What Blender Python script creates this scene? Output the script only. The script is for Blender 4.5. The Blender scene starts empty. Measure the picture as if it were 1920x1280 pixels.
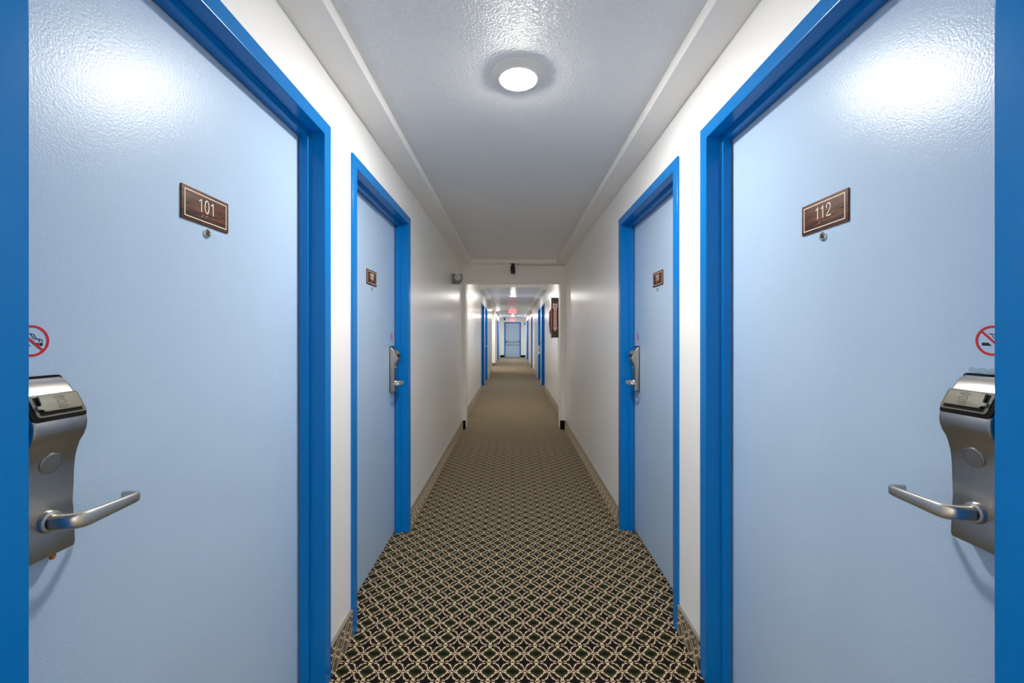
import bpy, bmesh, math
from mathutils import Vector, Matrix

SC = bpy.context.scene
COL = SC.collection
PI = math.pi
H = 1.295                      # eye height of the camera

# ------------------------------------------------------------------ node helper
class S:
    """A socket wrapped so that node maths can be written as ordinary expressions."""
    def __init__(self, nt, sock): self.nt, self.s = nt, sock
    def _m(self, op, *o):
        n = self.nt.nodes.new('ShaderNodeMath'); n.operation = op
        for i, v in enumerate((self,) + o):
            if isinstance(v, S): self.nt.links.new(v.s, n.inputs[i])
            else: n.inputs[i].default_value = v
        return S(self.nt, n.outputs[0])
    def __add__(a, b): return a._m('ADD', b)
    def __sub__(a, b): return a._m('SUBTRACT', b)
    def __mul__(a, b): return a._m('MULTIPLY', b)
    def __truediv__(a, b): return a._m('DIVIDE', b)
    def rsub(a, k): return (a * -1.0) + k
    def abs(a): return a._m('ABSOLUTE')
    def round(a): return a._m('ROUND')
    def floor(a): return a._m('FLOOR')
    def cos(a): return a._m('COSINE')
    def sqrt(a): return a._m('SQRT')
    def max(a, b): return a._m('MAXIMUM', b)
    def min(a, b): return a._m('MINIMUM', b)
    def lt(a, b): return a._m('LESS_THAN', b)
    def gt(a, b): return a._m('GREATER_THAN', b)
    def mod(a, b): return a._m('FLOORED_MODULO', b)
    def clamp(a): return a.max(0.0).min(1.0)

def srgb(r, g, b):
    f = lambda c: (c / 255 / 12.92) if c / 255 <= .04045 else ((c / 255 + .055) / 1.055) ** 2.4
    return (f(r), f(g), f(b), 1)

def new_mat(name):
    m = bpy.data.materials.new(name); m.use_nodes = True
    nt = m.node_tree
    return m, nt, nt.nodes['Principled BSDF']

def mixc(nt, fac, a, b):
    n = nt.nodes.new('ShaderNodeMix'); n.data_type = 'RGBA'
    if isinstance(fac, S): nt.links.new(fac.s, n.inputs[0])
    else: n.inputs[0].default_value = fac
    for v, i in ((a, 6), (b, 7)):
        if isinstance(v, S): nt.links.new(v.s, n.inputs[i])
        else: n.inputs[i].default_value = v
    return S(nt, n.outputs[2])

def coords(nt, sx=1, sy=1, sz=1):
    tc = nt.nodes.new('ShaderNodeTexCoord')
    mp = nt.nodes.new('ShaderNodeMapping'); mp.inputs['Scale'].default_value = (sx, sy, sz)
    nt.links.new(tc.outputs['Object'], mp.inputs['Vector'])
    return mp.outputs[0]

def noise(nt, vec, scale, detail=2, rough=.5, dist=0):
    n = nt.nodes.new('ShaderNodeTexNoise')
    n.inputs['Scale'].default_value = scale; n.inputs['Detail'].default_value = detail
    n.inputs['Roughness'].default_value = rough; n.inputs['Distortion'].default_value = dist
    nt.links.new(vec, n.inputs['Vector'])
    return S(nt, n.outputs[0])

def bump(nt, bsdf, h, strength, distance):
    b = nt.nodes.new('ShaderNodeBump')
    b.inputs['Strength'].default_value = strength; b.inputs['Distance'].default_value = distance
    nt.links.new(h.s, b.inputs['Height']); nt.links.new(b.outputs[0], bsdf.inputs['Normal'])

def ramp01(x, lo, hi): return ((x - lo) / (hi - lo)).clamp()

def paint(name, col, rough=.4, spec=.5, nscale=0, bstr=.2, bdist=.001, var=.03, stretch=(1, 1, 1), plateau=None, coat=0, wear=None):
    m, nt, b = new_mat(name)
    b.inputs['Roughness'].default_value = rough
    b.inputs['Specular IOR Level'].default_value = spec
    if coat:
        b.inputs['Coat Weight'].default_value = coat; b.inputs['Coat Roughness'].default_value = .10
    v = coords(nt, *stretch)
    big = noise(nt, v, 3.0, 3)
    dark = tuple(c * (1 - var * 2) for c in col[:3]) + (1,)
    c = mixc(nt, ramp01(big, .3, .7), dark, col)
    if wear:
        wc, ws, wt = wear
        c = mixc(nt, noise(nt, v, ws, 2).gt(wt), c, wc)
    nt.links.new(c.s, b.inputs['Base Color'])
    if nscale:
        h = noise(nt, v, nscale, 3, .55, .6 if plateau else 0)
        if plateau: h = ramp01(h, *plateau) + noise(nt, v, nscale * 3, 2) * .35
        bump(nt, b, h, bstr, bdist)
    return m

def metal(name, col, rough=.3, brush=0):
    m, nt, b = new_mat(name)
    b.inputs['Base Color'].default_value = col
    b.inputs['Metallic'].default_value = 1; b.inputs['Roughness'].default_value = rough
    if brush:
        h = noise(nt, coords(nt, 60, 600, 60), 1.0, 3)
        bump(nt, b, h, brush, .0004)
        nt.links.new((h * .2 + (rough - .1)).s, b.inputs['Roughness'])
    return m

def glow(name, col, strength):
    m, nt, b = new_mat(name)
    b.inputs['Base Color'].default_value = col
    b.inputs['Emission Color'].default_value = col; b.inputs['Emission Strength'].default_value = strength
    return m

def carpet_mat():
    m, nt, b = new_mat('patterned carpet')
    tc = nt.nodes.new('ShaderNodeTexCoord')
    sp = nt.nodes.new('ShaderNodeSeparateXYZ'); nt.links.new(tc.outputs['Object'], sp.inputs[0])
    x, y, z = (S(nt, sp.outputs[i]) for i in range(3))
    u0 = (x + z) / .0938
    v0 = y / .0905 - 17.73
    NU, NV = 22.0, 18.0
    iu, iv = (u0 * NU).round(), (v0 * NV).round()
    u, v = iu / NU, iv / NV
    a, c = u + v, u - v
    ra, rc = a.round(), c.round()
    A, C = (a - ra).abs(), (c - rc).abs()
    Da, Dc = A.rsub(.5), C.rsub(.5)
    T, w = .215, .034
    e = ((C * PI).cos() * T - Da).max((A * PI).cos() * T - Dc)
    green = (ra + rc).mod(2.0).lt(.5)
    uu, vv = (u - u.round()).abs(), (v - v.round()).abs()
    par = iu.mod(2.0)
    cream = srgb(232, 212, 174)
    # green diamonds with a stepped outline
    dg = (uu / .365 + vv / .425).rsub(1.0) + (par - .5) * .07
    tg = ramp01(vv + uu * .5 + par * .05, .13, .40)
    gcol = mixc(nt, tg, srgb(10, 18, 15), srgb(98, 102, 58))
    pcol = mixc(nt, par, srgb(28, 14, 12), srgb(46, 24, 21))
    gcell = mixc(nt, dg.gt(.15), mixc(nt, dg.gt(-.06), pcol, cream), gcol)
    # small navy diamonds between the petals
    ncol = mixc(nt, par, srgb(17, 19, 22), srgb(11, 13, 15))
    ncell = mixc(nt, e.gt(w * .75), mixc(nt, (e + .012).abs().lt(w), ncol, cream), pcol)
    col = mixc(nt, green, ncell, gcell)
    rn = (Da * Da + Dc * Dc).sqrt()
    col = mixc(nt, rn.lt(.13), col, cream)
    col = mixc(nt, rn.lt(.066), col, srgb(92, 38, 30))
    du = uu - .345
    rr = (du * du + vv * vv).sqrt()
    col = mixc(nt, rr.lt(.06), col, cream)
    col = mixc(nt, rr.lt(.022), col, srgb(60, 45, 35))
    # dark gaps between the yarn columns
    fx = (u0 * NU + .5).mod(1.0)
    fy = (v0 * NV + .5).mod(1.0)
    gap = fx.lt(.26).max(fy.lt(.10))
    col = mixc(nt, gap * .8, col, srgb(24, 19, 15))
    nt.links.new(col.s, b.inputs['Base Color'])
    b.inputs['Roughness'].default_value = .95
    b.inputs['Specular IOR Level'].default_value = .05
    b.inputs['Sheen Weight'].default_value = .8; b.inputs['Sheen Roughness'].default_value = .3
    b.inputs['Sheen Tint'].default_value = srgb(225, 205, 180)
    h = noise(nt, coords(nt), 500, 2) + gap * -.5
    bump(nt, b, h, .35, .002)
    return m

def wood_mat():
    m, nt, b = new_mat('dark walnut laminate')
    v = coords(nt, 1, 5, 70)
    n = noise(nt, v, 1.6, 5, .6, 1.2)
    c = mixc(nt, ramp01(n, .35, .65), srgb(40, 21, 15), srgb(112, 64, 40))
    nt.links.new(c.s, b.inputs['Base Color']); b.inputs['Roughness'].default_value = .55; b.inputs['Specular IOR Level'].default_value = .3
    return m

M = dict(
    wall=paint('white wall paint', (.93, .917, .895, 1), .27, .65, 130, .32, .0016, .012),
    trim=paint('white trim paint', (.93, .905, .872, 1), .42, .4, 60, .06, .001, .02),
    ceil=paint('textured ceiling paint', (.92, .925, .935, 1), .30, .5, 105, .75, .0030, .012, plateau=(.42, .62)),
    leaf=paint('pale blue door paint', (.435, .575, .75, 1), .26, .30, 260, .36, .0011, .02),
    leafmatt=paint('worn pale blue door paint', (.435, .575, .75, 1), .31, .30, 240, .40, .0011, .02),
    blue=paint('glossy blue frame paint', (.0, .168, .515, 1), .20, .22, 90, .05, .0008, .03),
    carpet=carpet_mat(), wood=wood_mat(),
    cap=paint('grey rubber cap strip', srgb(135, 130, 120), .5, .4, 0),
    steel=metal('brushed nickel', (.40, .38, .355, 1), .30),
    satin=metal('satin lever metal', (.58, .55, .50, 1), .34),
    chrome=metal('chrome', (.75, .74, .72, 1), .15),
    black=paint('black plastic', srgb(14, 14, 15), .4, .5, 0),
    gasket=paint('dark rubber gasket', srgb(11, 11, 11), .7, .15, 0),
    reader=paint('grey brown reader plastic', srgb(112, 107, 92), .45, .4, 300, .08, .0005),
    tile=paint('worn reader tile plastic', srgb(138, 133, 116), .5, .4, 300, .10, .0005, .06),
    etch=paint('etched dark line', srgb(84, 80, 70), .6, .3, 0),
    cream=paint('cream raised lettering', srgb(238, 230, 214), .5, .4, 0),
    red=paint('red sticker ink', srgb(200, 28, 34), .45, .4, 0),
    ink=paint('black sticker ink', srgb(25, 28, 36), .45, .4, 0),
    glassdark=paint('dark peephole glass', srgb(60, 55, 48), .08, .6, 0),
    amber=paint('amber plastic', srgb(200, 110, 40), .35, .5, 0),
    sealant=paint('pale glossy sealant', srgb(152, 178, 198), .15, .5, 300, .4, .001),
    white=paint('white plastic', srgb(225, 222, 216), .4, .5, 0),
    grey=paint('grey plastic', srgb(128, 125, 116), .45, .5, 0),
    beige=paint('beige plastic', srgb(170, 150, 120), .5, .4, 0),
    lens=paint('ribbed lamp lens', srgb(196, 200, 194), .2, .6, 160, .5, .003),
    cabinet=paint('dark grey painted steel', srgb(74, 76, 72), .4, .4, 0),
    darkred=paint('dark red cover plastic', srgb(110, 12, 22), .25, .5, 0),
    decalred=paint('deep red decal', srgb(150, 16, 30), .45, .4, 0),
    decalpink=paint('pale pink decal arrow', srgb(236, 205, 198), .45, .4, 0),
    panic=metal('dull panic bar metal', (.22, .23, .26, 1), .35),
    kick=paint('grey blue kick rail paint', (.20, .32, .50, 1), .35, .4, 0),
    exitred=glow('lit red exit letters', (1.0, .03, .05, 1), .9),
    exitface=glow('glowing exit face', (1.0, .45, .46, 1), .22),
)
LAMP = {}
def lamp(strength, tint=(1.0, .965, .91)):
    k = (strength, tint)
    if k not in LAMP: LAMP[k] = glow('lit diffuser', tint + (1,), strength)
    return LAMP[k]

# ------------------------------------------------------------------ mesh helpers
def box(bm, x0, x1, y0, y1, z0, z1, r=0, seg=2):
    vs = [bm.verts.new((x, y, z)) for x in (x0, x1) for y in (y0, y1) for z in (z0, z1)]
    fs = [bm.faces.new([vs[i] for i in q]) for q in
          ((0, 1, 3, 2), (4, 6, 7, 5), (0, 4, 5, 1), (2, 3, 7, 6), (0, 2, 6, 4), (1, 5, 7, 3))]
    if r:
        es = {e for f in fs for e in f.edges}
        bmesh.ops.bevel(bm, geom=list(es), offset=r, segments=seg, profile=.5, affect='EDGES')

def prism(bm, pts, h0, h1, f=None, r=0):
    """Extrude a 2-D outline (a, b) between heights; f maps (a, b, h) to a 3-D point."""
    f = f or (lambda a, b, h: (a, b, h))
    lo = [bm.verts.new(f(a, b, h0)) for a, b in pts]; hi = [bm.verts.new(f(a, b, h1)) for a, b in pts]
    n = len(pts)
    top = bm.faces.new(hi); bm.faces.new(lo[::-1])
    for i in range(n): bm.faces.new((lo[i], lo[(i + 1) % n], hi[(i + 1) % n], hi[i]))
    if r: bmesh.ops.bevel(bm, geom=list(top.edges), offset=r, segments=2, profile=.5, affect='EDGES')

def rrect(a0, a1, b0, b1, r, n=5):
    out = []
    for cx, cy, s in ((a1 - r, b1 - r, 0), (a0 + r, b1 - r, 1), (a0 + r, b0 + r, 2), (a1 - r, b0 + r, 3)):
        for k in range(n + 1):
            t = PI / 2 * (s + k / n); out.append((cx + r * math.cos(t), cy + r * math.sin(t)))
    return out

def lathe(bm, prof, f=None, n=32):
    """Revolve (radius, height) about the height axis; f maps (a, b, h)."""
    f = f or (lambda a, b, h: (a, b, h))
    rings = []
    for r, h in prof:
        if r < 1e-6: rings.append([bm.verts.new(f(0, 0, h))])
        else: rings.append([bm.verts.new(f(r * math.cos(2 * PI * k / n), r * math.sin(2 * PI * k / n), h)) for k in range(n)])
    for A, B in zip(rings, rings[1:]):
        for k in range(n):
            q = [A[k % len(A)], A[(k + 1) % len(A)], B[(k + 1) % len(B)], B[k % len(B)]]
            q = list(dict.fromkeys(q))
            if len(q) > 2: bm.faces.new(q)

def sweep(bm, path, secs, n=16, up=Vector((0, 0, 1)), power=2.6):
    """Super-ellipse sections (width, height) along a path."""
    path = [Vector(p) for p in path]; rings = []
    for i, p in enumerate(path):
        t = (path[min(i + 1, len(path) - 1)] - path[max(i - 1, 0)]).normalized()
        side = t.cross(up)
        if side.length < 1e-5: side = Vector((1, 0, 0))
        side.normalize(); u2 = side.cross(t).normalized()
        w, h = secs[i]; ring = []
        for k in range(n):
            c, s = math.cos(2 * PI * k / n), math.sin(2 * PI * k / n)
            cc = math.copysign(abs(c) ** (2 / power), c); ss = math.copysign(abs(s) ** (2 / power), s)
            ring.append(bm.verts.new(p + side * (w / 2 * cc) + u2 * (h / 2 * ss)))
        rings.append(ring)
    for A, B in zip(rings, rings[1:]):
        for k in range(n): bm.faces.new((A[k], A[(k + 1) % n], B[(k + 1) % n], B[k]))
    bm.faces.new(rings[0][::-1]); bm.faces.new(rings[-1])

def sphere(bm, c, r, seg=16, sq=(1, 1, 1)):
    bmesh.ops.create_uvsphere(bm, u_segments=seg, v_segments=seg // 2, radius=1,
                              matrix=Matrix.Translation(c) @ Matrix.Diagonal((r * sq[0], r * sq[1], r * sq[2], 1)))

def finish(bm, name, angle=35):
    bmesh.ops.recalc_face_normals(bm, faces=bm.faces)
    lim = math.radians(angle)
    for f in bm.faces: f.smooth = True
    for e in bm.edges:
        if len(e.link_faces) == 2 and e.calc_face_angle(0) > lim: e.smooth = False
    me = bpy.data.meshes.new(name); bm.to_mesh(me); bm.free()
    return me

def obj(name, bm, mat, parent=None, loc=(0, 0, 0), label=None, bevel=0, angle=35):
    me = bm if isinstance(bm, bpy.types.Mesh) else finish(bm, name, angle)
    if not me.materials: me.materials.append(mat)
    o = bpy.data.objects.new(name, me); COL.objects.link(o)
    o.parent = parent; o.location = loc
    if label: o['label'] = label
    if bevel:
        bv = o.modifiers.new('edge', 'BEVEL'); bv.width = bevel; bv.segments = 3
        bv.limit_method = 'ANGLE'; bv.angle_limit = math.radians(40); bv.harden_normals = False
    return o

def tag(o, label, cat, group=None, kind=None):
    o['label'] = label; o['category'] = cat
    if group: o['group'] = group
    if kind: o['kind'] = kind
    return o

def thing(name, loc, rz, label, cat, group=None, kind=None):
    o = bpy.data.objects.new(name, None); COL.objects.link(o)
    o.location = loc; o.rotation_euler = (0, 0, rz); o.empty_display_size = .1
    return tag(o, label, cat, group, kind)

def struct(name, bm, mat, label, cat, **k):
    return tag(obj(name, bm, mat, **k), label, cat, kind='structure')

BM = bmesh.new
FX = lambda a, b, h: (h, a, b)         # outline drawn in y-z, raised along +x

def text_mesh(name, s, size, depth, mat, spacing=1.0):
    cu = bpy.data.curves.new(name, 'FONT'); cu.body = s; cu.size = size; cu.extrude = depth / 2
    cu.align_x = 'CENTER'; cu.align_y = 'CENTER'; cu.space_character = spacing
    t = bpy.data.objects.new(name, cu); COL.objects.link(t)
    bpy.context.view_layer.update()
    me = bpy.data.meshes.new_from_object(t.evaluated_get(bpy.context.evaluated_depsgraph_get()))
    COL.objects.unlink(t); bpy.data.objects.remove(t)
    me.name = name
    for v in me.vertices: v.co = (v.co.z, v.co.x, v.co.y)
    me.materials.clear(); me.materials.append(mat)
    return me

# ------------------------------------------------------------------ the shell
XL, XR = -.693, .729           # near walls
YH0, YH1 = 5.76, 5.97          # cross beam
XL2, XR2 = -.742, .765         # walls beyond the beam
YB = 9.15                      # the taller bay ends here
YE = 24.95                     # end wall
YBACK = -4.2
ZT, ZC = H + .985, H + 1.03    # trim underside, ceiling, near hall
ZT2, ZC2 = H + 1.015, H + 1.062
ZB = H + 1.20                  # ceiling of the bay
ZTOP = 2.75
DOORTOP = 2.03
WT = .16

def wall_with_doors(side, x, y0, y1, doors, ztop=ZTOP):
    bm = BM(); xa, xb = (x - WT, x) if side == 'left' else (x, x + WT)
    c = y0
    for a, b in sorted(doors):
        a, b = a - .02, b + .02
        box(bm, xa, xb, c, a, 0, ztop); box(bm, xa, xb, a, b, DOORTOP + .02, ztop); c = b
    box(bm, xa, xb, c, y1, 0, ztop)
    return bm

D = dict(
    a101=(.589, 1.517), a102=(1.832, 2.742), a112=(.622, 1.547), a111=(1.867, 2.774),
    l1=(9.90, 10.80), l2=(11.22, 12.10), l3=(20.25, 21.15), l4=(21.65, 22.55),
    r1=(9.92, 10.85), r2=(11.33, 12.26), r3=(15.95, 16.85), r4=(20.25, 21.15), r5=(21.55, 22.45))

fl = BM(); box(fl, -3.0, 1.1, YBACK - .2, YE + .3, -.1, 0)
struct('floor', fl, M['carpet'], 'black, green and cream diamond patterned carpet running down the corridor', 'floor')

struct('wall_left', wall_with_doors('left', XL, YBACK, YH1, [D['a101'], D['a102']]), M['wall'],
       'white painted left wall around the doors numbered 101 and 102', 'wall')
struct('wall_right', wall_with_doors('right', XR, YBACK, YH1, [D['a112'], D['a111']]), M['wall'],
       'white painted right wall around the doors numbered 111 and 112', 'wall')
struct('wall_left', wall_with_doors('left', XL2, YH1, 15.0, [D['l1'], D['l2']]), M['wall'],
       'white left wall from the cross beam to the side alcove', 'wall')
struct('wall_left', wall_with_doors('left', XL2, 17.8, YE, [D['l3'], D['l4']]), M['wall'],
       'white left wall from the side alcove to the end door', 'wall')
struct('wall_right', wall_with_doors('right', XR2, YH1, YE, [D['r1'], D['r2'], D['r3'], D['r4'], D['r5']]), M['wall'],
       'white right wall beyond the cross beam with the extinguisher cabinet', 'wall')
EDW = .45                       # end door half width
bm = BM(); box(bm, -1.1, -EDW - .02, YE, YE + WT, 0, ZTOP); box(bm, EDW + .02, 1.1, YE, YE + WT, 0, ZTOP)
box(bm, -EDW - .02, EDW + .02, YE, YE + WT, DOORTOP + .05, ZTOP)
struct('wall_end', bm, M['wall'], 'white end wall around the far exit door', 'wall')
bm = BM(); box(bm, -1.1, 1.1, YBACK - .15, YBACK, 0, ZTOP)
struct('wall_back', bm, M['wall'], 'white wall closing the corridor behind the viewer', 'wall')
bm = BM(); box(bm, -2.6, -2.45, 14.85, 17.95, 0, ZTOP); box(bm, -2.45, XL2 - WT, 14.85, 15.0, 0, ZTOP); box(bm, -2.45, XL2 - WT, 17.8, 17.95, 0, ZTOP)
struct('wall_alcove', bm, M['wall'], 'white walls of the side alcove on the left', 'wall')

bm = BM(); box(bm, XL - .03, XR + .03, YBACK, YH0 + .02, ZC, ZC + .1)
struct('ceiling', bm, M['ceil'], 'textured glossy white ceiling of the near corridor', 'ceiling')
bm = BM(); box(bm, XL2 - .03, XR2 + .03, YH1 - .1, YB, ZB, ZB + .1)
struct('ceiling', bm, M['ceil'], 'taller white ceiling just past the cross beam', 'ceiling')
bm = BM(); box(bm, XL2 - .03, XR2 + .03, YB, YE, ZC2, ZC2 + .3); box(bm, -2.46, XL2 - .03, 14.9, 17.9, ZC2, ZC2 + .3)
struct('ceiling', bm, M['ceil'], 'grey white ceiling of the far corridor', 'ceiling')

bm = BM(); box(bm, XL - .005, XR + .005, YH0, YH1, H + .735, ZTOP)
struct('lintel', bm, M['trim'], 'plain white cross beam over the corridor opening', 'beam')

n_trim = [0]
def trim(bm, label):
    n_trim[0] += 1
    return struct('trim_%d' % n_trim[0], bm, M['trim'], label, 'trim', bevel=.003)
bm = BM(); box(bm, XL - .002, XL + .135, YBACK, YH0, ZT, ZC + .002)
trim(bm, 'flat white board along the left edge of the near ceiling')
bm = BM(); box(bm, XR - .130, XR + .002, YBACK, YH0, ZT, ZC + .002)
trim(bm, 'flat white board along the right edge of the near ceiling')
bm = BM(); box(bm, XL + .135, XR - .130, YH0 - .14, YH0 + .002, ZT - .004, ZC + .002)
trim(bm, 'white board across the ceiling in front of the cross beam')
bm = BM(); box(bm, XL2 - .002, XL2 + .135, YB, 15.0, ZT2, ZC2 + .002); box(bm, XL2 - .002, XL2 + .135, 17.8, YE, ZT2, ZC2 + .002)
trim(bm, 'flat white board along the left edge of the far ceiling')
bm = BM(); box(bm, XR2 - .130, XR2 + .002, YB, YE, ZT2, ZC2 + .002)
trim(bm, 'flat white board along the right edge of the far ceiling')
bm = BM(); box(bm, XL - .005, -.651, YH0 - .004, YH1, 0, H + .737)
trim(bm, 'narrow white jamb on the left of the corridor opening')
bm = BM(); box(bm, .660, XR + .005, YH0 - .004, YH1, 0, H + .737)
trim(bm, 'narrow white jamb on the right of the corridor opening')

# ------------------------------------------------------------------ baseboards in carpet with a rubber cap
def baseboard(name, side, x, spans, label):
    BH = .118
    bm, cap = BM(), BM()
    for a, b in spans:
        if side == 'left':
            box(bm, x - .004, x + .010, a, b, 0, BH, .002, 1); box(cap, x - .004, x + .012, a, b, BH - .004, BH + .006, .002, 1)
        elif side == 'right':
            box(bm, x - .010, x + .004, a, b, 0, BH, .002, 1); box(cap, x - .012, x + .004, a, b, BH - .004, BH + .006, .002, 1)
        else:
            box(bm, a, b, x - .010, x + .004, 0, BH, .002, 1); box(cap, a, b, x - .012, x + .004, BH - .004, BH + .006, .002, 1)
    o = struct(name, bm, M['carpet'] if side != 'end' or 'alcove' in name else M['gasket'], label, 'baseboard')
    obj('cap_strip', cap, M['cap'] if side != 'end' else M['gasket'], o, label='thin grey rubber cap along the top')
FW = .052
def spans(y0, y1, ds):
    out, c = [], y0
    for a, b in sorted(ds): out.append((c, a - FW)); c = b + FW
    out.append((c, y1)); return out
baseboard('baseboard_left', 'left', XL, spans(YBACK, YH0 - .006, [D['a101'], D['a102']]), 'carpet baseboard along the near left wall')
baseboard('baseboard_right', 'right', XR, spans(YBACK, YH0 - .006, [D['a112'], D['a111']]), 'carpet baseboard along the near right wall')
baseboard('baseboard_left', 'left', XL2, spans(YH1 + .002, 15.0, [D['l1'], D['l2']]), 'carpet baseboard on the left wall past the cross beam')
baseboard('baseboard_right', 'right', XR2, spans(YH1 + .002, YE - .012, [D[k] for k in ('r1', 'r2', 'r3', 'r4', 'r5')]), 'carpet baseboard on the right wall past the cross beam')
baseboard('baseboard_left', 'left', XL2, spans(17.8, YE - .012, [D['l3'], D['l4']]), 'carpet baseboard on the left wall near the end door')
baseboard('baseboard_end', 'end', YE, [(XL2, -EDW - .05), (EDW + .05, XR2)], 'dark baseboard on the end wall beside the exit door')
baseboard('baseboard_alcove', 'end', 17.8, [(-2.45, XL2 - .0)], 'dark baseboard on the alcove wall facing the viewer')
for nm, xa, xb in (('left', XL - .004, -.648), ('right', .657, XR + .004)):
    bm = BM(); box(bm, xa, xb, YH0 - .016, YH0 - .003, 0, .122, .002, 1)
    struct('baseboard_jamb_' + nm, bm, M['gasket'], 'short dark baseboard end on the %s jamb of the opening' % nm, 'baseboard')

# ------------------------------------------------------------------ doors (local frame: +x out of the wall, y along it, z up)
LEAFX = -.082                   # leaf face behind the wall plane
PROF = [(.050, .004), (.050, -.010), (0, -.010), (0, .045), (-.016, .045), (-.016, .079), (.004, .079), (.004, .13)]   # (outward from opening, depth)

def frame_bm(w, top=DOORTOP):
    bm = BM(); rows = []
    for s, t in PROF:
        rows.append([bm.verts.new(p) for p in ((-t, -w / 2 - s, 0), (-t, -w / 2 - s, top + s), (-t, w / 2 + s, top + s), (-t, w / 2 + s, 0))])
    for A, B in zip(rows, rows[1:]):
        for k in range(3): bm.faces.new((A[k], A[k + 1], B[k + 1], B[k]))
    return bm

# ---- electronic lock, z measured from its top edge, lever towards +y (s=1) or -y (s=-1)
LPROF = [(0, 0), (.004, 0), (.0075, -.002), (.0140, -.0065), (.0215, -.0155), (.0290, -.0258), (.0490, -.0640), (.0506, -.069), (.0510, -.076),
         (.0500, -.085), (.0460, -.097), (.0385, -.109), (.0340, -.122), (.0305, -.137), (.0285, -.155), (.0275, -.183), (.0262, -.2125),
         (.0285, -.248), (.0300, -.281), (.0285, -.2865), (0, -.2875)]
LW = .041
def lock_meshes(s):
    out = []
    bm = BM(); rr_, st = .0048, []
    for k in range(6):
        t = PI / 2 * k / 5; st.append((-LW + rr_ * (1 - math.cos(t)), rr_ * (1 - math.sin(t))))
    st += [(-y, i) for y, i in st[::-1]]
    rows = []
    for y, ins in st:
        rows.append([bm.verts.new((max(pp - ins * (1 if pp > .001 else 0), min(pp, .0012)), y, zz - ins * .8 * (1 if k_ < 3 else -1 if k_ > len(LPROF) - 4 else 0)))
                     for k_, (pp, zz) in enumerate(LPROF)])
    for Ra, Rb in zip(rows, rows[1:]):
        for k in range(len(LPROF) - 1): bm.faces.new((Ra[k], Ra[k + 1], Rb[k + 1], Rb[k]))
    bm.faces.new(rows[0]); bm.faces.new(rows[-1][::-1])
    out.append(('lock_body', finish(bm, 'lock_body', 42), M['steel'], None, None))
    bm = BM(); prism(bm, rrect(-LW - .002, LW + .002, -.2895, .003, .008), .0002, .0035, FX)
    out.append(('gasket', finish(bm, 'gasket'), M['gasket'], None, 'thin black rubber gasket behind the lock'))
    # reader plane
    A = Vector((.0290, 0, -.0262)); e1 = (Vector((.0492, 0, -.0652)) - A).normalized(); e2 = Vector((0, s, 0)); nn = Vector((-e1.z, 0, e1.x)); 
    if nn.x < 0: nn = -nn
    P = lambda a, b, h: A + e2 * a + e1 * b + nn * h
    L = .0440
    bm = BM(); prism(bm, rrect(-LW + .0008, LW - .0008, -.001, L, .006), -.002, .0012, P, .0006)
    out.append(('card_reader', finish(bm, 'card_reader'), M['gasket'], None, 'card reader base, black painted as recess shade'))  # base coloured black for the shade of a recess around the plate
    bm = BM(); prism(bm, rrect(-LW + .0085, LW - .0005, -.001, L - .0068, .004), .001, .0026, P, .0005)
    out.append(('reader_plate', finish(bm, 'reader_plate'), M['reader'], None, 'grey brown plastic plate of the reader'))
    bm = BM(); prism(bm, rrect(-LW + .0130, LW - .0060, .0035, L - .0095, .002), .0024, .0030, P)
    out.append(('reader_shadow_gap', finish(bm, 'reader_shadow_gap'), M['gasket'], None, 'black sheet painted as shade around the touch tile'))  # thin raised sheet, its black paints the shade beside the tile
    bm = BM()
    prism(bm, [(-LW + .0185, .003), (LW - .0065, .003), (LW - .0065, L - .0145), (-LW + .0185, L - .0145), (-LW + .0185, .025), (-LW + .0105, .025), (-LW + .0105, .019), (-LW + .0185, .019)], .0024, .0062, P, .0008)
    out.append(('touch_tile', finish(bm, 'touch_tile'), M['tile'], None, 'raised touch tile with a contactless card mark'))
    bm = BM()
    c0, c1 = .006, .0162
    for r in (.0062, .0086, .0110):
        for a0 in (PI * .28, PI * 1.28):
            pts = [P(c0 + r * math.cos(a0 + PI * .44 * k / 8) * 1.25, c1 + r * math.sin(a0 + PI * .44 * k / 8), .0063) for k in range(9)]
            sweep(bm, pts, [(.0007, .0007)] * 9, 6, up=nn)
    q = [(-.005, -.0026), (.005, -.0026), (.008, 0), (.005, .0026), (-.005, .0026), (-.005, -.0026)]
    sweep(bm, [P(c0 + a, c1 + b, .0063) for a, b in q], [(.0007, .0007)] * 6, 6, up=nn)
    out.append(('contactless_mark', finish(bm, 'contactless_mark'), M['etch'], None, None))
    bm = BM(); zc = -.137
    f = lambda a, b, h: (h, a, zc - .0 + b)
    tilt = Matrix.Rotation(math.radians(-3), 4, 'Y')
    lathe(bm, [(.0164, -.004), (.0164, .0008), (.0150, .0014), (.0146, .0004), (.0144, .0010), (0, .0012)], lambda a, b, h: (h + .0318 + b * .165, a, zc + b), 40)
    out.append(('key_cover', finish(bm, 'key_cover'), M['steel'], None, 'round key cover disc'))
    za = -.230
    bm = BM(); lathe(bm, [(.0175, .024), (.0175, .031), (.0160, .0335), (.0125, .0345), (.0125, .036)], lambda a, b, h: (h, a, za + b), 36)
    out.append(('lever_rose', finish(bm, 'lever_rose'), M['satin'], None, None))
    bm = BM()
    path = [(.028, 0), (.048, 0), (.062, .0005), (.070, .003), (.0752, .009), (.0768, .018), (.0775, .040), (.0778, .070), (.0778, .096), (.0765, .1035), (.0720, .1085), (.064, .1100), (.044, .1105)]
    secs = [(.022, .023), (.0205, .023), (.019, .024), (.017, .025), (.0145, .0255), (.0125, .0250), (.0110, .0230), (.0102, .0205), (.0096, .0188), (.0094, .0183), (.0092, .0178), (.0086, .0170), (.0078, .0155)]
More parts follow.
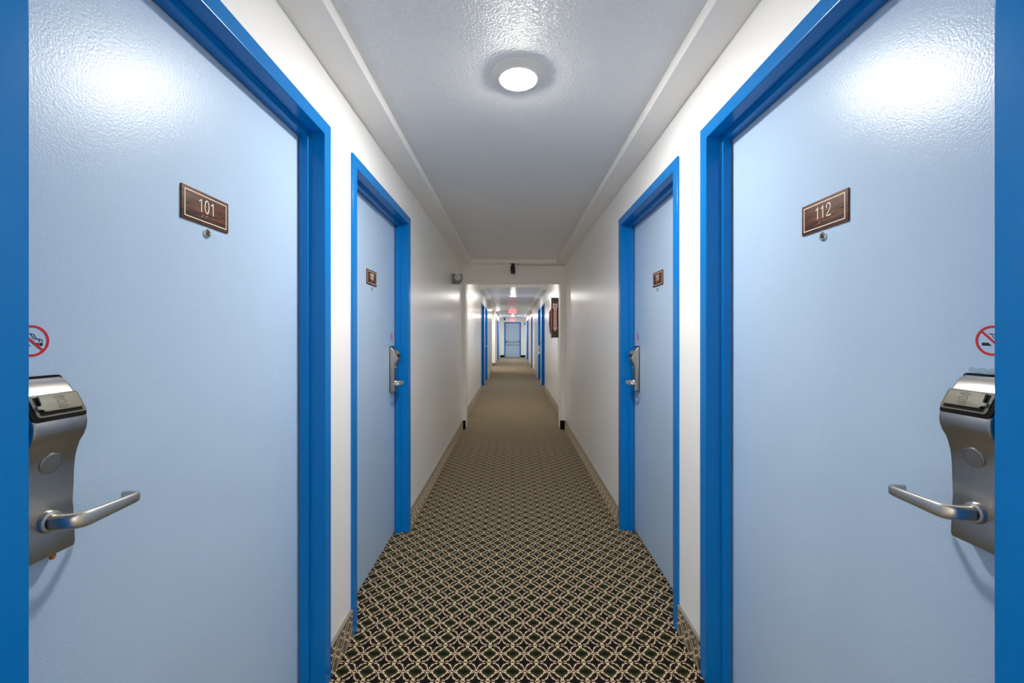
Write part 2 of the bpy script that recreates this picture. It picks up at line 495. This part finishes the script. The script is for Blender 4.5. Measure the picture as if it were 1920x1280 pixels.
    sweep(bm, [(p, s * y, za) for p, y in path], secs, 20, power=2.9)
    out.append(('lever_handle', finish(bm, 'lever_handle', 50), M['satin'], None, 'satin metal lever handle with returned end'))
    return out
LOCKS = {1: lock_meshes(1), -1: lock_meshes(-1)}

peep = BM()
fpe = lambda a, b, h: (h, a, b)
lathe(peep, [(.0112, 0), (.0112, .0034), (.0098, .0048), (.0072, .0048), (.0066, .0036), (.0064, .0036)], fpe, 28)
PEEP = finish(peep, 'peephole')
peep = BM(); lathe(peep, [(.0066, .0034), (.0052, .0046), (.003, .0054), (0, .0057)], fpe, 24)
PEEPG = finish(peep, 'peephole_lens')

n_door = [0]
def door(key, side, latch, label, peephole=True):
    n_door[0] += 1
    y0, y1 = D[key]; w = y1 - y0; yc = (y0 + y1) / 2
    x = {True: (XL, XR), False: (XL2, XR2)}[y0 < YH0][0 if side == 'left' else 1]
    rz = 0 if side == 'left' else PI
    r = thing('door_%d' % n_door[0], (x, yc, 0), rz, label, 'door', kind='structure')
    obj('door_frame', frame_bm(w), M['blue'], r, label='glossy bright blue metal frame', bevel=.0028)
    bm = BM(); box(bm, LEAFX - .044, LEAFX, -w / 2 + .001, w / 2 - .001, .010, DOORTOP - .003, .0015, 1)
    obj('door_leaf', bm, M['leafmatt' if side == 'left' else 'leaf'], r, label='pale blue painted door leaf')
    far = (latch == 'far')
    ly = (w / 2 - .081) * (1 if (far == (side == 'left')) else -1)
    s = -1 if ly > 0 else 1
    lk = bpy.data.objects.new('door_lock', None); COL.objects.link(lk); lk.parent = r; lk.location = (LEAFX + .0002, ly, H - .069)
    lk['label'] = 'brushed steel electronic lock with lever'
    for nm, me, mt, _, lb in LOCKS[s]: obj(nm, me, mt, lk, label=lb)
    if key == 'a112':
        bm = BM(); up, dn = [], []
        for k in range(13):
            yy = ly - .036 + k * .006
            up.append((yy, H - .069 + .0125 + .0018 * math.sin(k * 2.3))); dn.append((yy, H - .069 + .0055 + .0012 * math.sin(k * 1.7 + 1)))
        prism(bm, dn + up[::-1], LEAFX, LEAFX + .0009, FX)
        obj('sealant_residue', bm, M['sealant'], r, label='thin glossy smear of old sealant above the lock')
    if key == 'a101':
        bm = BM(); sweep(bm, [(.012, .020, -.283), (.012, .020, -.296), (.011, .020, -.301)], [(.008, .008), (.008, .008), (.006, .006)], 10, up=Vector((1, 0, 0)))
        obj('release_tab', bm, M['amber'], lk, label='small amber tab under the lock')
    if peephole:
        p = obj('peephole', PEEP, M['chrome'], r, (LEAFX, 0, H + .2585), 'small round chrome peephole')
        obj('peephole_lens', PEEPG, M['glassdark'], p)
    return r, x, yc, rz, ly

DR = {}
DR['101'] = door('a101', 'left', 'near', 'large pale blue door numbered 101 in a bright blue frame')
DR['102'] = door('a102', 'left', 'far', 'pale blue door numbered 102 in a bright blue frame')
DR['112'] = door('a112', 'right', 'near', 'large pale blue door numbered 112 in a bright blue frame')
DR['111'] = door('a111', 'right', 'far', 'pale blue door numbered 111 in a bright blue frame')
door('l1', 'left', 'near', 'first blue framed door on the left past the cross beam')
door('l2', 'left', 'far', 'second blue framed door on the left past the cross beam')
door('l3', 'left', 'near', 'first blue framed door on the left after the alcove')
door('l4', 'left', 'far', 'last blue framed door on the left before the exit door')
door('r1', 'right', 'near', 'first blue framed door on the right, just past the extinguisher cabinet')
TAGD = door('r2', 'right', 'far', 'second blue framed door on the right past the cabinet, with a white tag')
door('r3', 'right', 'near', 'single blue framed door on the right below the twin emergency lamp')
door('r4', 'right', 'near', 'blue framed door on the right, second from the exit door')
door('r5', 'right', 'far', 'last blue framed door on the right before the exit door')

# ---- number plates
def stroke(bm, pts, wdt=.0031, hgt=.0016):
    sweep(bm, [(0.0, a, b) for a, b in pts], [(hgt, wdt) if False else (wdt, hgt)] * len(pts), 10, up=Vector((1, 0, 0)), power=2.2)
    for a, b in (pts[0], pts[-1]): sphere(bm, (0, a, b), wdt / 2, 10, (hgt / wdt, 1, 1))
def digit(bm, d, cx, h):
    if d == '1':
        stroke(bm, [(cx - .0050, h * .26), (cx - .0020, h * .36), (cx + .0012, h * .5), (cx + .0012, h * .1), (cx + .0012, -h * .5)])
    elif d == '0':
        stroke(bm, [(cx + .0068 * math.sin(2 * PI * k / 28), h * .5 * math.cos(2 * PI * k / 28)) for k in range(29)])
    elif d == '2':
        pts = [(cx - .0066 * math.cos(t), h * .24 + h * .26 * math.sin(t)) for t in [PI * k / 10 for k in range(-1, 11)]]
        pts += [(cx + .0056, h * .10), (cx + .0030, -h * .10), (cx - .0030, -h * .32), (cx - .0070, -h * .49), (cx + .0000, -h * .5), (cx + .0074, -h * .5)]
        stroke(bm, pts)
BRAILLE = {'#': (3, 4, 5, 6), '1': (1,), '2': (1, 2), '0': (2, 4, 5)}
def plate(num, label):
    r, x, yc, rz, ly = DR[num]
    out = 1 if rz == 0 else -1
    t = thing('room_number_plate', (x + out * (LEAFX + .0003), yc - .004, H + .3165), rz, label, 'sign', 'room number plates on the doors')
    bm = BM(); prism(bm, rrect(-.080, .080, -.0402, .0402, .0015, 2), 0, .0035, FX, .0006)
    obj('plate_board', bm, M['wood'], t)
    bm = BM(); a, b, q = .0715, .0325, .0022
    box(bm, .0034, .0042, -a, a, b - q, b); box(bm, .0034, .0042, -a, a, -b, -b + q)
    box(bm, .0034, .0042, -a, -a + q, -b + q, b - q); box(bm, .0034, .0042, a - q, a, -b + q, b - q)
    obj('border_line', bm, M['cream'], t, label='thin cream border line')
    bm = BM(); h = .0315; w = {'1': .0185, '0': .0215, '2': .0215}
    tot = sum(w[c] for c in num); c0 = -tot / 2
    for ch in num:
        digit(bm, ch, c0 + w[ch] / 2, h); c0 += w[ch]
    for v in bm.verts: v.co += Vector((.0042, 0, .0065))
    obj('numerals', bm, M['cream'], t, label='raised cream numerals')
    bm = BM(); c0 = -.016
    for ch in '#' + num:
        for d in BRAILLE[ch]:
            k = d - 1; sphere(bm, (.0036, c0 + (k // 3) * .0023, -.0165 - (k % 3) * .0023), .0008, 8)
        c0 += .0062
    obj('braille', bm, M['cream'], t, label='small row of raised braille dots')
    for sgn in (-1, 1):
        bm = BM(); lathe(bm, [(.0022, .0034), (.0022, .0042), (.0012, .0047), (0, .0047)], lambda a, b, h, sgn=sgn: (h, a + sgn * .0625, b - .001), 14)
        obj('screw', bm, M['black'], t)
for n_, l_ in (('101', 'brown wood grain room plate reading 101'), ('102', 'brown wood grain room plate reading 102'),
               ('112', 'brown wood grain room plate reading 112'), ('111', 'brown wood grain room plate reading 111')):
    plate(n_, l_)

# ---- no smoking stickers above the locks
def no_smoking(num, label):
    r, x, yc, rz, ly = DR[num]
    out = 1 if rz == 0 else -1
    t = thing('no_smoking_sticker', (x + out * (LEAFX + .0001), yc + out * ly, H - .0085), rz, label, 'sticker', 'no smoking stickers above the locks')
    R, q = .0255, .0038
    bm = BM(); n = 48
    for h0 in (.0004,):
        lathe(bm, [(R - q, 0), (R - q, .0004), (R, .0004), (R, 0)], FX, n)
    k = math.sqrt(.5); rr = R - q * .6
    for sx in (1,):
        p = [Vector((-rr * k - .0012, rr * k - .0012)), Vector((-rr * k + .0012, rr * k + .0012)), Vector((rr * k + .0012, -rr * k + .0012)), Vector((rr * k - .0012, -rr * k - .0012))]
        prism(bm, [(a.x, a.y) for a in p], .0001, .0006, FX)
    obj('ban_ring', bm, M['red'], t, label='red ring with a diagonal bar')
    bm = BM()
    prism(bm, [(-.0155, -.0035), (-.006, -.0035), (-.001, -.0085), (-.0155, -.0085)][::-1], .0001, .0004, FX)
    prism(bm, [(.001, -.0035), (.0105, -.0035), (.0105, -.0085), (.006, -.0085)], .0001, .0004, FX)
    prism(bm, [(.0118, -.0035), (.0158, -.0035), (.0158, -.0085), (.0118, -.0085)], .0001, .0004, FX)
    for dy in (0, .004):
        pts = [(.0003, .0155 - dy, -.0025), (.0003, .0155 - dy, .001), (.0003, .0125 - dy, .003), (.0003, .008 - dy, .003), (.0003, .0055 - dy, .006), (.0003, .003 - dy, .0105), (.0003, -.002 - dy, .012)]
        sweep(bm, pts, [(.0011, .0004)] * len(pts), 6, up=Vector((1, 0, 0)))
    obj('cigarette_mark', bm, M['ink'], t, label='black smoking cigarette mark')
no_smoking('101', 'red ringed no smoking sticker beside the near left frame, above lock 101')
no_smoking('112', 'red ringed no smoking sticker beside the near right frame, above lock 112')
no_smoking('102', 'tiny no smoking sticker above the lock of door 102')
no_smoking('111', 'tiny no smoking sticker above the lock of door 111')

# white tag hung on the lever of the second door on the right
r_, x_, yc_, rz_, ly_ = TAGD
tg = thing('door_hanger', (x_ + .082 - .0775, yc_ - ly_ - .075, .985), -PI / 2, 'white paper tag hanging from the lever of the second right door past the cabinet', 'tag')
bm = BM(); prism(bm, rrect(-.028, .028, -.225, -.018, .006), -.001, .001, FX)
obj('tag_card', bm, M['white'], tg)
bm = BM(); sweep(bm, [(0, .024 * math.sin(t), .006 - .028 * math.cos(t)) for t in [2 * PI * k / 20 for k in range(21)]], [(.005, .002)] * 21, 8, up=Vector((1, 0, 0)))
obj('hanging_loop', bm, M['white'], tg)
bm = BM(); box(bm, .0009, .0014, -.016, .016, -.16, -.06)
obj('printed_block', bm, M['grey'], tg, label='grey printed block')

# ------------------------------------------------------------------ the end door
ed = thing('door_14', (0, YE, 0), -PI / 2, 'pale blue exit door with a panic bar at the far end of the corridor', 'door', kind='structure')
obj('door_frame', frame_bm(2 * EDW, DOORTOP + .03), M['blue'], ed, label='blue metal frame', bevel=.0028)
bm = BM(); box(bm, LEAFX - .044, LEAFX, -EDW + .001, EDW - .001, .008, DOORTOP + .027, .002, 1)
obj('door_leaf', bm, M['leaf'], ed, label='pale blue painted door leaf')
bm = BM(); sweep(bm, [(LEAFX + .075, -.36, .93), (LEAFX + .078, 0, .93), (LEAFX + .075, .36, .93)], [(.030, .034)] * 3, 14)
obj('panic_bar', bm, M['panic'], ed, label='dull metal push bar')
for yy, h_ in ((-.385, .16), (.385, .10)):
    bm = BM(); box(bm, LEAFX, LEAFX + .09, yy - .032, yy + .032, .95 - h_ / 2, .95 + h_ / 2, .010, 3)
    obj('bar_bracket', bm, M['panic'], ed)
bm = BM(); box(bm, LEAFX, LEAFX + .010, -.42, .42, .70, .755, .003, 2)
obj('kick_rail', bm, M['kick'], ed, label='darker blue horizontal rail')

# ------------------------------------------------------------------ ceiling lights
def ceiling_light(x, y, z, strength, label):
    t = thing('ceiling_light', (x, y, z), 0, label, 'ceiling light', 'round ceiling lights')
    bm = BM(); lathe(bm, [(.108, 0), (.108, -.004), (.102, -.008), (.094, -.010), (.090, -.013), (.080, -.0165), (.0745, -.0185), (.0705, -.0175), (.0702, -.008), (0, -.008)], None, 56)
    obj('trim_ring', bm, M['white'], t, label='white ring around the lit disc')
    bm = BM(); lathe(bm, [(.0698, -.0150), (.0685, -.0205), (.055, -.0240), (0, -.0255)], None, 56)
    obj('diffuser', bm, lamp(strength), t, label='glowing white disc')
ceiling_light(.023, 1.648, ZC, 150, 'round lit ceiling light between the two nearest numbered doors')
ceiling_light(.02, -2.9, ZC, 360, 'added unseen fill light on the ceiling behind the viewer')  # unseen lamp, added to fill the near corridor from behind
ceiling_light(.012, 7.3, ZB, 98, 'round lit ceiling light in the taller bay behind the cross beam')
ceiling_light(.012, 11.0, ZC2, 125, 'round lit ceiling light just beyond the cross beam opening')
ceiling_light(-.60, 17.0, ZC2, 80, 'round lit ceiling light at the mouth of the left alcove')
ceiling_light(-1.5, 15.4, ZC2, 200, 'round lit ceiling light inside the left alcove')
ceiling_light(.012, 22.0, ZC2, 360, 'round lit ceiling light nearest the far exit door')

# ------------------------------------------------------------------ security cameras
def security_camera(loc, label, cable=None, sc=1.0):
    t = thing('security_camera', loc, -PI / 2, label, 'security camera', 'small black security cameras')
    bm = BM(); lathe(bm, [(0, 0), (.032 * sc, 0), (.033 * sc, -.006), (.026 * sc, -.012), (.010 * sc, -.014), (.009 * sc, -.034 * sc), (.014 * sc, -.04 * sc), (0, -.045 * sc)], None, 24)
    obj('ceiling_mount', bm, M['black'], t)
    bm = BM()
    sweep(bm, [(.000, -.003, -.034 * sc), (.003, -.001, -.040 * sc), (.010, .001, -.075 * sc), (.020, .005, -.128 * sc), (.021, .005, -.134 * sc)],
          [(.050 * sc, .054 * sc), (.060 * sc, .060 * sc), (.064 * sc, .062 * sc), (.060 * sc, .058 * sc), (.05 * sc, .05 * sc)], 20, up=Vector((1, 0, 0)), power=4)
    b = obj('camera_body', bm, M['black'], t)
    bm = BM(); lathe(bm, [(.013 * sc, .0), (.013 * sc, .006), (.010 * sc, .007), (0, .009)], lambda a, b_, h: (h + .036 * sc, a + .002, b_ - .085 * sc), 18)
    obj('camera_lens', bm, M['glassdark'], b)
    if cable:
        bm = BM(); sweep(bm, cable, [(.0035, .0035)] * len(cable), 8)
        obj('cable', bm, M['cabinet'], t, label='thin dark cable')
security_camera((.003, YH0 - .08, ZT - .004), 'black security camera hanging in front of the cross beam',
                [(-.03, .0, -.004), (-.076, .08, -.004), (-.076, .35, -.008), (-.076, .60, -.009), (-.076, XR - .005, -.010)])
security_camera((-.47, YE - .25, ZC2), 'tiny black security camera hanging near the far exit door', None, 1.15)

# ------------------------------------------------------------------ emergency lamps
t = thing('emergency_light', (XL, 4.80, H + .655), 0, 'grey emergency lamp with round ribbed lens high on the left wall', 'emergency light')
bm = BM(); prism(bm, rrect(-.055, .055, -.058, .055, .016), -.002, .028, FX, .004)
obj('housing', bm, M['grey'], t)
bm = BM(); prism(bm, [(.02, .05), (.112, .05), (.118, .02), (.112, -.03), (.09, -.056), (.03, -.058), (.02, -.05)], -.035, .045, lambda a, b, h: (a, h, b), .006)
obj('lamp_shell', bm, M['grey'], t)
bm = BM(); lathe(bm, [(.0, .055), (.020, .054), (.036, .048), (.0405, .036), (.0405, .02), (.034, .0)], lambda a, b, h: (.066 + a, -h - .03 + .02, .012 + b), 36)
lampo = obj('lamp_head', bm, M['lens'], t, label='round ribbed lens facing down the corridor')
bm = BM()
for k in range(-2, 3):
    hw = math.sqrt(.036 ** 2 - (k * .012) ** 2)
    sweep(bm, [(.066 - hw, -.055 - .002 + abs(k) * .002, .012 + k * .012), (.066, -.0665 + abs(k) * .003, .012 + k * .012), (.066 + hw, -.055 - .002 + abs(k) * .002, .012 + k * .012)], [(.002, .002)] * 3, 6)
obj('lens_rib', bm, M['grey'], lampo)

t = thing('emergency_light', (XR2, 16.75, H + .93), PI, 'small twin headed emergency lamp high on the far right wall', 'emergency light')
bm = BM(); prism(bm, rrect(-.10, .10, -.055, .055, .012), -.002, .06, FX, .006)
obj('housing', bm, M['beige'], t)
for yy in (-.07, .07):
    bm = BM(); lathe(bm, [(0, -.03), (.03, -.028), (.045, .02), (.045, .03), (.03, .034), (0, .036)], lambda a, b, h, yy=yy: (.085 + a, yy + h, -.085 + b), 20)
    obj('lamp_head', bm, M['lens' if yy > 0 else 'black'], t)

t = thing('wall_fixture', (-.835, 17.8, H + .98), -PI / 2, 'small tan box with a dangling cord high on the alcove wall', 'wall fixture')
bm = BM(); prism(bm, rrect(-.05, .05, -.07, .07, .012), 0, .05, FX, .006)
obj('fixture_box', bm, M['beige'], t)
bm = BM(); sweep(bm, [(.03, .01, -.06), (.032, .012, -.2), (.03, .022, -.36), (.032, .02, -.40)], [(.010, .010)] * 3 + [(.028, .028)], 8, up=Vector((1, 0, 0)))
obj('cord', bm, M['grey'], t)

t = thing('wall_alarm', (XR2, YE - .22, H + .70), PI, 'small dark alarm box on the right wall beside the far exit door', 'alarm')
bm = BM(); prism(bm, rrect(-.06, .06, -.045, .045, .01), 0, .07, FX, .008)
obj('alarm_body', bm, M['cabinet'], t)
bm = BM(); lathe(bm, [(.03, .07), (.026, .078), (0, .08)], FX, 20)
obj('sounder', bm, M['grey'], t)

# ------------------------------------------------------------------ exit signs
def exit_sign(loc, hang, label):
    t = thing('exit_sign', loc, -PI / 2, label, 'exit sign', 'red lit exit signs')
    bm = BM(); prism(bm, rrect(-.155, .155, -.095, .095, .010), 0, .04, FX, .004)
    obj('housing', bm, M['white'], t)
    bm = BM(); prism(bm, rrect(-.143, .143, -.083, .083, .006), .039, .0415, FX)
    obj('sign_face', bm, M['exitface'], t, label='glowing pale red face')
    o = obj('letters', text_mesh('letters', 'EXIT', .150, .004, M['exitred'], 1.02), M['exitred'], t, (.043, 0, 0), label='bright red letters EXIT')
    if hang:
        bm = BM(); lathe(bm, [(.012, .09), (.012, hang - .012), (.06, hang - .010), (.06, hang)], lambda a, b, h: (.02 + a, b, h), 24)
        obj('canopy', bm, M['white'], t)
exit_sign((0, 14.85, H + .872), ZC2 - (H + .872), 'red exit sign hanging from the ceiling midway down the corridor')
exit_sign((-.012, YE, H + .945), 0, 'red exit sign on the wall above the far exit door')

# ------------------------------------------------------------------ fire extinguisher cabinet
t = thing('extinguisher_cabinet', (XR2, 6.92, 1.262), PI, 'dark grey fire extinguisher cabinet on the right wall past the cross beam', 'cabinet')
CD, CW, CH = .128, .115, .655
bm = BM(); box(bm, -.002, CD, -CW, CW, 0, CH, .004, 2)
obj('cabinet_body', bm, M['cabinet'], t)
bm = BM(); box(bm, CD - .001, CD + .006, -CW + .006, CW - .006, .01, CH - .01, .003, 2)
obj('door_rim', bm, M['white'], t, label='pale edge of the cabinet door')
bm = BM()
sweep(bm, [(CD + .003, 0, .06), (CD + .012, 0, .09), (CD + .020, 0, .20), (CD + .022, 0, .32), (CD + .018, 0, .42), (CD + .010, 0, .47), (CD + .002, 0, .49)],
      [(.15, .006), (.17, .012), (.18, .02), (.18, .02), (.175, .018), (.16, .012), (.13, .005)], 16, up=Vector((1, 0, 0)), power=3.5)
obj('cover', bm, M['darkred'], t, label='bulging dark red cover')
bm = BM(); sphere(bm, (CD + .03, .05, .235), .012, 12)
obj('latch_knob', bm, M['black'], t)
bm = BM(); lathe(bm, [(.009, -.02), (.009, 0), (0, 0)], lambda a, b, h: (CD - .02 + a, .06 + b, h), 12)
obj('screw', bm, M['chrome'], t)
FD = lambda a, b, h: (.067 - a, CW + h, b)       # drawn on the side that faces the viewer; a runs to the viewer's right
bm = BM(); prism(bm, [(-.042, .10), (.042, .10), (.042, .575), (-.042, .575)], .0002, .001, FD)
dc = obj('arrow_decal', bm, M['decalred'], t, label='red sticker with a pale arrow and the words FIRE EXTINGUISHER')
bm = BM()
prism(bm, [(-.040, .565), (0, .553), (.040, .565), (.040, .485), (.024, .475), (.024, .165), (.041, .165), (0, .098), (-.041, .165), (-.024, .165), (-.024, .475), (-.040, .485)], .001, .0016, FD)
obj('arrow', bm, M['decalpink'], dc, label='pale arrow pointing down')
def word(nm, s, size, a, b):
    me = text_mesh(nm, s, size, .0008, M['ink'])
    for v in me.vertices:
        h, tx, ty = v.co; v.co = FD(a + tx, b + ty, .0019 + h)
    return me
obj('lettering', word('lettering', 'FIRE', .033, 0, .513), M['ink'], dc, label='black word FIRE')
bm = BM()
for k, ch in enumerate('EXTINGUISHER'): bm.from_mesh(word('letter', ch, .030, 0, .457 - k * .0255))
me = bpy.data.meshes.new('lettering'); bm.to_mesh(me); bm.free()
obj('lettering', me, M['ink'], dc, label='black word EXTINGUISHER running downwards')

# ------------------------------------------------------------------ camera, world, view
cam = bpy.data.cameras.new('camera'); co = bpy.data.objects.new('camera', cam); COL.objects.link(co)
co.location = (0, 0, H); co.rotation_euler = (PI / 2, 0, 0)
cam.sensor_width = 36; cam.lens = 36 * 780 / 1920
cam.shift_x = -1 / 1920; cam.shift_y = -11 / 1920
cam.clip_start = .02; cam.clip_end = 60
SC.camera = co
w = bpy.data.worlds.new('world'); SC.world = w; w.use_nodes = True
w.node_tree.nodes['Background'].inputs[0].default_value = (.02, .02, .02, 1)
SC.view_settings.view_transform = 'Standard'; SC.view_settings.look = 'None'
SC.view_settings.exposure = 1.8; SC.view_settings.gamma = 1; SC.view_settings.use_curve_mapping = False
SC.cycles.diffuse_bounces = 9; SC.cycles.glossy_bounces = 4; SC.cycles.max_bounces = 10
